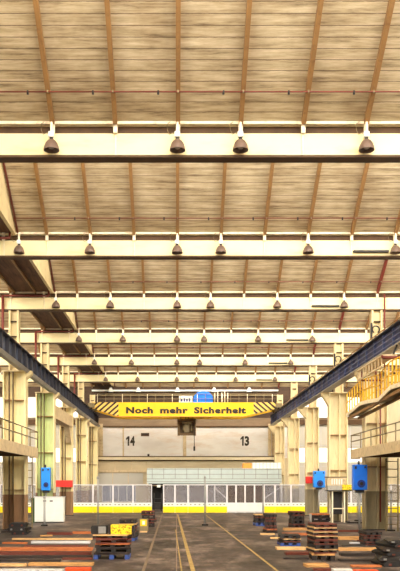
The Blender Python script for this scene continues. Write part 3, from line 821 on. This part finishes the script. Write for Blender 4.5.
# ------------------------------------------------------------------ blue boxes with a round dial on the columns
def blue_box(px0, px1, py0, py1, d, label, dial=.42, support=None):
    a, c, zb_, zt_ = wx(px0,d), wx(px1,d), wz(py1,d), wz(py0,d); w = c-a; h = zt_-zb_
    o = thing('dial_box', label, 'blue box', ((a+c)/2, d, zb_), 'blue wall boxes')
    MB().box(a, c, d, d+.28, zb_, zt_).build('housing', M['blue_box' if px1-px0 > 13 else 'blue_light'], o, bevel=.03)
    xc = (a+c)/2+w*.05; zc = zb_+h*.25
    f = MB().disc((xc,d-.001,zc), w*.27, (0,-1,0), .05, 22).build('dial_ring', M['blue_dark'], o)
    MB().disc((xc,d-.052,zc), w*.13, (0,-1,0), .03, 16).build('hub', M['dark_steel'], f)
    MB().box(a+.05, a+.12, d-.02, d-.001, zt_-.16, zt_-.06).box(c-.12, c-.06, d-.02, d-.001, zt_-.13, zt_-.06).build('latch', M['dark_steel'], o)
    MB().tube(((a+c)/2-.03,d+.14,zt_),((a+c)/2-.03,d+.14,zt_+.13),.04).build('hose_stub', M['dark_steel'], o)
    MB().box((a+c)/2-.15,(a+c)/2+.15,d+.06,d+.24,zb_-.1,zb_).build('foot', M['black'], o)
    if support: support(o, a, c, zb_, zt_, d)
    return o
def sup_post(o, a, c, zb_, zt_, d):
    MB().tube(((a+c)/2,d+.15,0),((a+c)/2,d+.15,zb_-.1),.04).build('stand_tube', M['grey_steel'], o)
    MB().disc(((a+c)/2,d+.15,0), .2, (0,0,1), .03, 18).build('stand_base', M['dark_steel'], o)
blue_box(353.3, 367.6, 464.5, 490, 29.0, 'large blue box with round dial hanging by the nearest blue-runway column', support=sup_post)
blue_box(313.6, 325.2, 471, 487.5, 43.2, 'smaller bright blue box with dial near the red box, under the blue runway', support=sup_post)
blue_box(41, 50.2, 467.5, 490.5, 36.2, 'narrow bright blue box above the white cabinet on the green column', support=sup_post)

# red items
r = thing('red_cabinet', 'small red cabinet on the third column under the blue runway', 'red box', (wx(308.5,43.6), 43.6, wz(483.5,43.6)))
MB().box(wx(306,43.6), wx(312.4,43.6), 43.55, 43.83, wz(483.5,43.6), wz(476.5,43.6)).build('body', M['red'], r, bevel=.02)
MB().box(wx(307,43.6), wx(311.5,43.6), 43.53, 43.549, wz(482.8,43.6), wz(477.5,43.6)).build('door', M['red'], r)
tag(MB().box(wx(55.5,43.6), wx(72.2,43.6), 43.7, 43.83, wz(487,43.6), wz(480.3,43.6)).build('red_sign', M['red']), 'plain red board across the column above the screens by the white cabinet', 'sign')

# white cabinet
d = 35.6
r = thing('white_cabinet', 'low white two-door cabinet in front of the green column', 'cabinet', (wx(50,d), d, 0))
a, c, zt_ = wx(34.5,d), wx(63.5,d), wz(496.5,d)
MB().box(a, c, d+.02, d+.5, .04, zt_-.03).build('body', M['white'], r)
MB().box(a-.16, a-.002, d+.05, d+.5, .0, zt_-.06).build('side_panel', M['dark_green'], r)
MB().box(a-.02, c+.02, d-.01, d+.52, zt_-.03, zt_).build('top', M['grey_white'], r)
MB().box(a+.02, c-.02, d+.06, d+.46, 0, .04).build('plinth', M['dark_steel'], r)
for u0, u1, hx in ((.02,.44,.30),(.46,.98,.53)):
    dd = MB().box(a+(c-a)*u0, a+(c-a)*u1, d, d+.019, .07, zt_-.05).build('door', M['white'], r)
    MB().box(a+(c-a)*hx, a+(c-a)*hx+.13, d-.03, d-.001, zt_-.22, zt_-.17).build('handle', M['black'], dd)

# machine stand by the second column at the blue runway
d = 35.9
r = thing('machine_stand', 'white-legged stand carrying a beige control unit before the second blue-runway column', 'stand', (wx(339,d), d, 0))
zt_ = wz(491.2,d)
for px in (332.5, 344.5):
    for yy in (d-.0, d+.55): MB().box(wx(px,d)-.03, wx(px,d)+.03, yy, yy+.05, 0, zt_).build('leg', M['flange_edge'], r)
MB().box(wx(332.5,d)+.03, wx(344.5,d)-.03, d, d+.04, wz(509,d), wz(508,d)).build('crossbar', M['flange_edge'], r)
MB().box(wx(327,d), wx(352.5,d), d-.05, d+.65, zt_, wz(490.2,d)).build('table_plate', M['dark_steel'], r)
MB().box(wx(333.5,d), wx(343.5,d), d+.3, d+.5, .35, zt_-.02).build('inner_box', M['dark_steel'], r)
MB().box(wx(328,d), wx(342,d), d, d+.55, wz(490.2,d), wz(485.5,d)).build('base_unit', M['runway_pale'], r)
tp = MB().box(wx(327.5,d), wx(346,d), d+.02, d+.55, wz(485.5,d), wz(477.5,d)).build('control_unit', M['deck_beige'], r)
for i in range(5): MB().box(wx(331.5+i*2.4,d), wx(332.7+i*2.4,d), d-.01, d+.019, wz(484.5,d), wz(479,d)).build('slat', M['white'], tp)
MB().box(wx(326.5,d), wx(347,d), d, d+.57, wz(477.5,d), wz(476.7,d)).build('lid', M['shadow_trim_brown'], r)
yl = MB().box(wx(342.3,d), wx(352,d), d-.02, d+.4, wz(490.2,d), wz(484.5,d)).build('yellow_unit', M['speckle'], r, bevel=.02)

# yellow lifting beam hanging in the far left aisle
r = thing('yellow_hoist', 'yellow hoist seen between the first two columns under the grey runway', 'hoist', (wx(26,44.1), 44.1, 0))
MB().box(wx(24.5,44.1), wx(27.6,44.1), 43.95, 44.25, wz(405,44.1), wz(396,44.1)).build('body', M['yellow'], r, bevel=.02)
MB().tube((wx(26,44.1),44.1,wz(396,44.1)),(wx(26,44.1),44.1,GB+.03),.03).build('rope', M['dark_steel'], r)
MB().tube((wx(26,44.1),44.1,wz(405,44.1)),(wx(26,44.1),44.1,wz(409,44.1)),.05).build('hook', M['dark_steel'], r)

# ------------------------------------------------------------------ timber, pallets and stacks on the floor
LAYER = ['bottom','second','third','fourth','fifth','sixth','seventh','eighth','ninth']
def pallet(w, dp, h, mats, loc, rz, label, group, legs=False):
    o = thing('wooden_pallet', label, 'pallet', loc, group, rz)
    t = h*.30
    for i in range(5):
        y = -dp/2+dp*(i+.5)/5; MB().box(-w/2, w/2, y-dp*.085, y+dp*.085, h-t, h).build('top_board', M[mats[0]], o, local=True)
    for x in (-w/2+.05, 0, w/2-.05):
        MB().box(x-.05, x+.05, -dp/2, dp/2, h*.22 if not legs else h*.0, h-t).build('bearer', M[mats[1]], o, local=True) if not legs else [MB().box(x-.05, x+.05, y-.07, y+.07, 0, h-t).build('block', M[mats[1]], o, local=True) for y in (-dp/2+.07, 0, dp/2-.07)]
    if not legs:
        for y in (-dp/2+.06, dp/2-.06): MB().box(-w/2, w/2, y-.06, y+.06, 0, h*.22).build('bottom_board', M[mats[2]], o, local=True)
    return o
def stack(px0, px1, yb, layers, name, group, dp=.8, over=.07):
    """layers: list of (height px, (mats), legs) from the bottom; base of the stack at picture row yb on the floor"""
    d = 1344.75/(yb-485); w = (px1-px0)*d/815; x = wx((px0+px1)/2, d); z = 0; rnd = random.Random(px0)
    n = len(layers)
    for i, (hp, mats, legs) in enumerate(layers):
        h = hp*d/815; ww = w*(1-rnd.random()*over*2)
        lab = '%s pallet of the %s' % ('topmost' if i == n-1 else LAYER[i]+' layer' if i else 'bottom', name)
        pallet(ww, dp, h, mats, (x+rnd.uniform(-over,over)*w*.6, d+dp/2, z), R(rnd.uniform(-6,6)), lab, group, legs)
        z += h
    return x, d+dp/2, z, d
T = ('tan_wood','dark_wood','tan_wood'); P = ('pale_wood','dark_wood','red_wood'); D = ('dark_wood','black','dark_wood'); RW = ('red_wood','dark_wood','red_wood'); O = ('orange_wood','dark_wood','dark_wood'); BL = ('dark_wood','blue_pallet','blue_pallet')
# tall stack
xs_, ys_, zs_, ds_ = stack(312.5, 337.5, 560.5, [(7,T,True),(4.6,P,False),(4.4,D,False),(4.4,RW,False),(4.4,P,False),(4.4,P,False),(4,P,False),(3.4,RW,False)], 'tall pallet stack nearest the blue runway', 'tall pallet stack')
# stack with yellow crate
xq, yq, zq, dq = stack(92, 130, 559.5, [(6.5,BL,True),(5,D,False),(4.5,O,False),(4.6,RW,False),(4.2,P,False)], 'wide stack under the yellow crate', 'wide pallet stack', .75)
dd = dq
r = thing('yellow_crate', 'speckled bright yellow crate on top of the wide pallet stack', 'crate', (wx(121,dd), dd+.3, zq))
MB().box(wx(109,dd), wx(133,dd), dd+.08, dd+.5, zq, zq+9.5*dd/815).build('body', M['speckle'], r, bevel=.012)
MB().box(wx(108,dd), wx(110.5,dd), dd+.06, dd+.52, zq, zq+10*dd/815).build('end_board', M['dark_wood'], r)
MB().box(wx(131.5,dd), wx(134,dd), dd+.06, dd+.52, zq, zq+9*dd/815).build('end_board', M['dark_wood'], r)
r = thing('metal_box', 'dark grey metal box beside the yellow crate on the wide pallet stack', 'box', (wx(98.5,dd), dd+.3, zq))
MB().box(wx(91,dd), wx(106,dd), dd+.1, dd+.5, zq, zq+9*dd/815).build('body', M['dark_steel'], r, bevel=.012)
MB().box(wx(90.5,dd), wx(97,dd), dd+.085, dd+.099, zq+.02, zq+8*dd/815).build('front_plate', M['black'], r)
MB().box(wx(98,dd), wx(105.5,dd), dd+.085, dd+.099, zq+.02, zq+8*dd/815).build('front_plate', M['grey_steel'], r)
# stacks behind
stack(118, 137, 541, [(4,BL,False),(5,D,False),(4.5,RW,False),(4,P,False),(4,D,False)], 'low stack right behind the yellow crate', 'stack behind the yellow crate')
stack(141, 155, 527, [(4,D,False),(4,RW,False),(4,D,False),(4,RW,False)], 'dark stack nearest the doorway gap', 'dark stack by the doorway')
d = 29.0
r = thing('sign_stand', 'grey stand with a square yellow label beside the dark stack', 'stand', (wx(143.5,d), d, 0))
MB().box(wx(139.5,d), wx(148.2,d), d, d+.25, 0, wz(519,d)).build('body', M['rail_tan'], r, bevel=.01)
yl = MB().box(wx(140.3,d), wx(146.6,d), d-.012, d-.001, wz(526,d), wz(519.6,d)).build('label_plate', M['yellow'], r)
MB().box(wx(142.3,d), wx(145,d), d-.018, d-.013, wz(524.6,d), wz(521,d)).build('mark', M['white'], yl)
# blue-runway side stacks
stack(255, 267, 526, [(4.5,BL,False),(4,D,False),(3,P,False)], 'low dark stack nearest the gate leaves', 'low dark stack by the gate leaves')
stack(265.5, 277.5, 533, [(4,O,False),(3.6,RW,False),(4,D,False),(4,RW,False),(3,D,False)], 'slim brown stack between the gates and the tall stack', 'slim brown stack')
stack(291, 305, 528, [(4,RW,False),(4.5,D,False),(4,D,False),(4,RW,False)], 'dark stack behind the pale planks', 'dark stack behind the planks')
stack(311, 331, 526, [(4.5,D,False),(4,D,False),(3.5,O,False)], 'dark stack just behind the tall pallet stack', 'dark stack behind the tall stack')
stack(281, 301, 546, [(4,BL,False),(3.4,P,False),(3.5,D,False)], 'low stack with pale boards in front of the planks', 'low stack by the planks')
stack(364, 382, 545, [(3.4,RW,False),(3.2,D,False),(3.4,RW,False),(3,D,False)], 'brown stack by the end of the long tan beam', 'brown stack at the tan beam')
def slab_pile(px0, px1, yb, layers, name, group, dp):
    d = 1344.75/(yb-485); w = (px1-px0)*d/815; x = wx((px0+px1)/2, d); z = 0; n = len(layers)
    for i, (hp, f, off, rz, mt) in enumerate(layers):
        h = hp*d/815; ww = w*f
        b = MB().prism([(-ww/2,-dp/2,0),(ww/2,-dp/2,0),(ww/2+.03,-dp/2,h*.8),(ww/2-.05,-dp/2,h),(-ww/2+.06,-dp/2,h),(-ww/2-.02,-dp/2,h*.55)], (0,dp,0))
        o = thing('steel_slab', '%s slab of the %s' % ('topmost' if i == n-1 else LAYER[i]+' layer' if i else 'bottom', name), 'slab', (x+off*w, d+dp/2, z), group, R(rz))
        b.build('body', M[mt], o, bevel=.008, local=True)
        for u in (-.3,.28): MB().box(ww*u-.03, ww*u+.03, -dp/2-.015, -dp/2-.001, h*.2, h*.6).build('lug', M['grey_steel' if mt != 'black' else 'red_wood'], o, local=True)
        z += h
slab_pile(383, 413, 567, [(5.5,1,0,3,'black'),(5,.9,-.03,-9,'dark_steel'),(4.5,.96,.04,7,'black'),(4,.8,-.02,-5,'dark_wood'),(4.5,.7,.08,12,'black'),(3.5,.55,.1,-7,'dark_steel')], 'dark jagged pile at the frame edge beside the tan beam', 'dark jagged pile', .9)
slab_pile(9, 26, 535, [(4,.85,.05,4,'black'),(4,1.05,0,-5,'dark_steel'),(4,.95,-.05,3,'black')], 'black pile at the foot of the nearest grey-runway column', 'black pile at the column', .7)

# single timbers and bars lying across the floor: (x0 px, x1 px, row of the lower front edge, height px, depth m, material, name, label, skew deg)
bars = [
 (72,91,534,3,.25,'orange_wood','timber','short orange timber right of the dark red one near the white cabinet',0),
 (47,72,535,3.5,.2,'red_wood','timber','dark red timber between the cabinet and the wide stack',0),
 (40,52,536.5,2,.12,'tan_wood','timber','short skewed tan timber in front of the cabinet post',22),
 (12,92,540,2.2,.2,'pale_wood','plank','thin tan plank just behind the long white bar',0),
 (2,27,544,2.2,.14,'orange_wood','plank','tan plank slanting towards the end of the white bar',-7),
 (31,90,543.5,3,.25,'grey_white','bar','long white bar lying across the floor',0),
 (-10,92,551,4,.35,'orange_wood','timber','long orange-tan timber in front of the white bar',0),
 (-10,91,555,4,.2,'red_wood','timber','long dark red timber in front of the orange-tan one',0),
 (-10,91,558.5,3,.22,'dark_wood','timber','nearly black timber in front of the dark red one',0),
 (-8,26,566.5,3.2,.16,'pale_wood','plank','short pale plank with dark gaps near the lower frame edge',1),
 (28,93,566,3.6,.25,'tan_wood','timber','tan timber beyond the orange-red beam',0),
 (-10,63.3,574.3,5.4,.3,'grey_white','bar','pale grey beam at the very front of the floor',0),
 (64.2,90,572.8,5.6,.3,'orange_red','bar','orange-red beam at the end of the pale grey one',0),
 (261,275,535,1.8,.3,'pale_wood','plank','pale short plank lying left of the slim brown stack',0),
 (284,316,530.5,3,.3,'tan_wood','plank','tan plank leading towards the dark stack, farther of two',0),
 (283,314,535.5,3,.3,'orange_wood','plank','tan-orange plank, nearer of the two before the dark stack',0),
 (271,290,539,1.6,.3,'pale_wood','plank','pale plank flat on the open floor by the slim brown stack',-3),
 (280,290,541.5,1.8,.25,'grey_white','plank','short white board beside the low stack of pale boards',0),
 (277,307,550,3,.4,'pale_wood','plank','pale orange plank in front of the low stack',0),
 (286,312,555,3.2,.3,'red_wood','plank','red-brown plank left of the tall stack foot',0),
 (306,329,567.5,4,.35,'tan_wood','plank','tan plank in front of the tall stack foot',3),
 (314,334,571,3,.15,'red_wood','plank','dark red plank in the very front before the tall stack',0),
 (334,353,573.5,5,.3,'grey_white','bar','pale grey bar in the very front by the dark red plank',0),
 (339,364,540,4,.4,'tan_wood','timber','wide tan timber behind the short white bar, past the tall stack',0),
 (350,360,543.8,2,.12,'grey_white','bar','short white bar right of the tall stack',0),
 (339,388,551,3.6,.3,'tan_wood','timber','long tan beam running from the tall stack to the dark pile',0),
 (341,380,556,3.5,.25,'dark_wood','timber','dark timber in front of the long tan beam',0),
 (352,382,567.5,2.6,.2,'orange_wood','plank','orange plank near the front beside the dark pile',0),
 (354,379,573.5,4,.25,'orange_red','bar','red beam at the front edge beside the dark pile',0),
 (339,360,532,2.4,.3,'red_wood','plank','red-brown plank behind the wide tan timber',-5),
 (347,362,523.5,2.2,.3,'dark_steel','bar','low grey floor sill between the machine stand and the large blue box',0),
 (-10,60,561.8,2.4,.2,'dark_wood','timber','dark timber between the black one and the pale plank, reaching the frame edge',1),
 (24,88,547,2,.18,'red_wood','timber','thin red-brown timber lying close before the long white bar',-1),
 (62,92,559.8,2,.2,'red_wood','timber','short dark red timber beside the foot of the wide stack',2),
 (340,378,561.5,2.6,.25,'dark_wood','timber','blackish timber halfway to the orange plank near the front',-2),
 (342,366,546.5,2,.2,'dark_steel','bar','dark bar between the short white bar and the long tan beam',1),
 (284,309,559.5,2.4,.25,'dark_wood','plank','dark plank in front of the red-brown one, left of the tall stack',-3),
 (1,30,532.6,1.8,.25,'dark_wood','timber','dark timber behind the black pile',2),
 (140,147,532.5,1.6,.2,'pale_wood','plank','tiny pale board at the foot of the yellow label stand',0),
]
for a, c, yb, hp, dp, mt, nm, lab, sk in bars:
    d = 1344.75/(yb-485); w = (c-a)*d/815; x = wx((a+c)/2, d); h = hp*.78*d/815
    o = MB().box(-w/2, w/2, -dp/2, dp/2, 0, h).build(nm, M[mt], bevel=.006)
    o.location = (x, d+dp/2, 0); o.rotation_euler = (0,0,R(sk)); tag(o, lab, nm)
# pale standing pole by the tall stack
d = 1344.75/(527-485)
tag(MB().tube((wx(310.5,d),d,0),(wx(310.5,d),d,wz(514,d)),.05,10).build('short_pole', M['grey_steel']), 'short grey pole standing behind the tall pallet stack', 'pole')

# ------------------------------------------------------------------ light
wld = bpy.data.worlds.new('world'); S.world = wld; wld.use_nodes = True
wld.node_tree.nodes['Background'].inputs[0].default_value = (.95,.97,1,1); wld.node_tree.nodes['Background'].inputs[1].default_value = .5

S.view_settings.view_transform = 'Standard'; S.view_settings.look = 'None'
S.view_settings.gamma = 1; S.view_settings.use_curve_mapping = False
S.view_settings.exposure = -0.2
S.cycles.max_bounces = 8; S.cycles.diffuse_bounces = 6; S.cycles.use_denoising = True
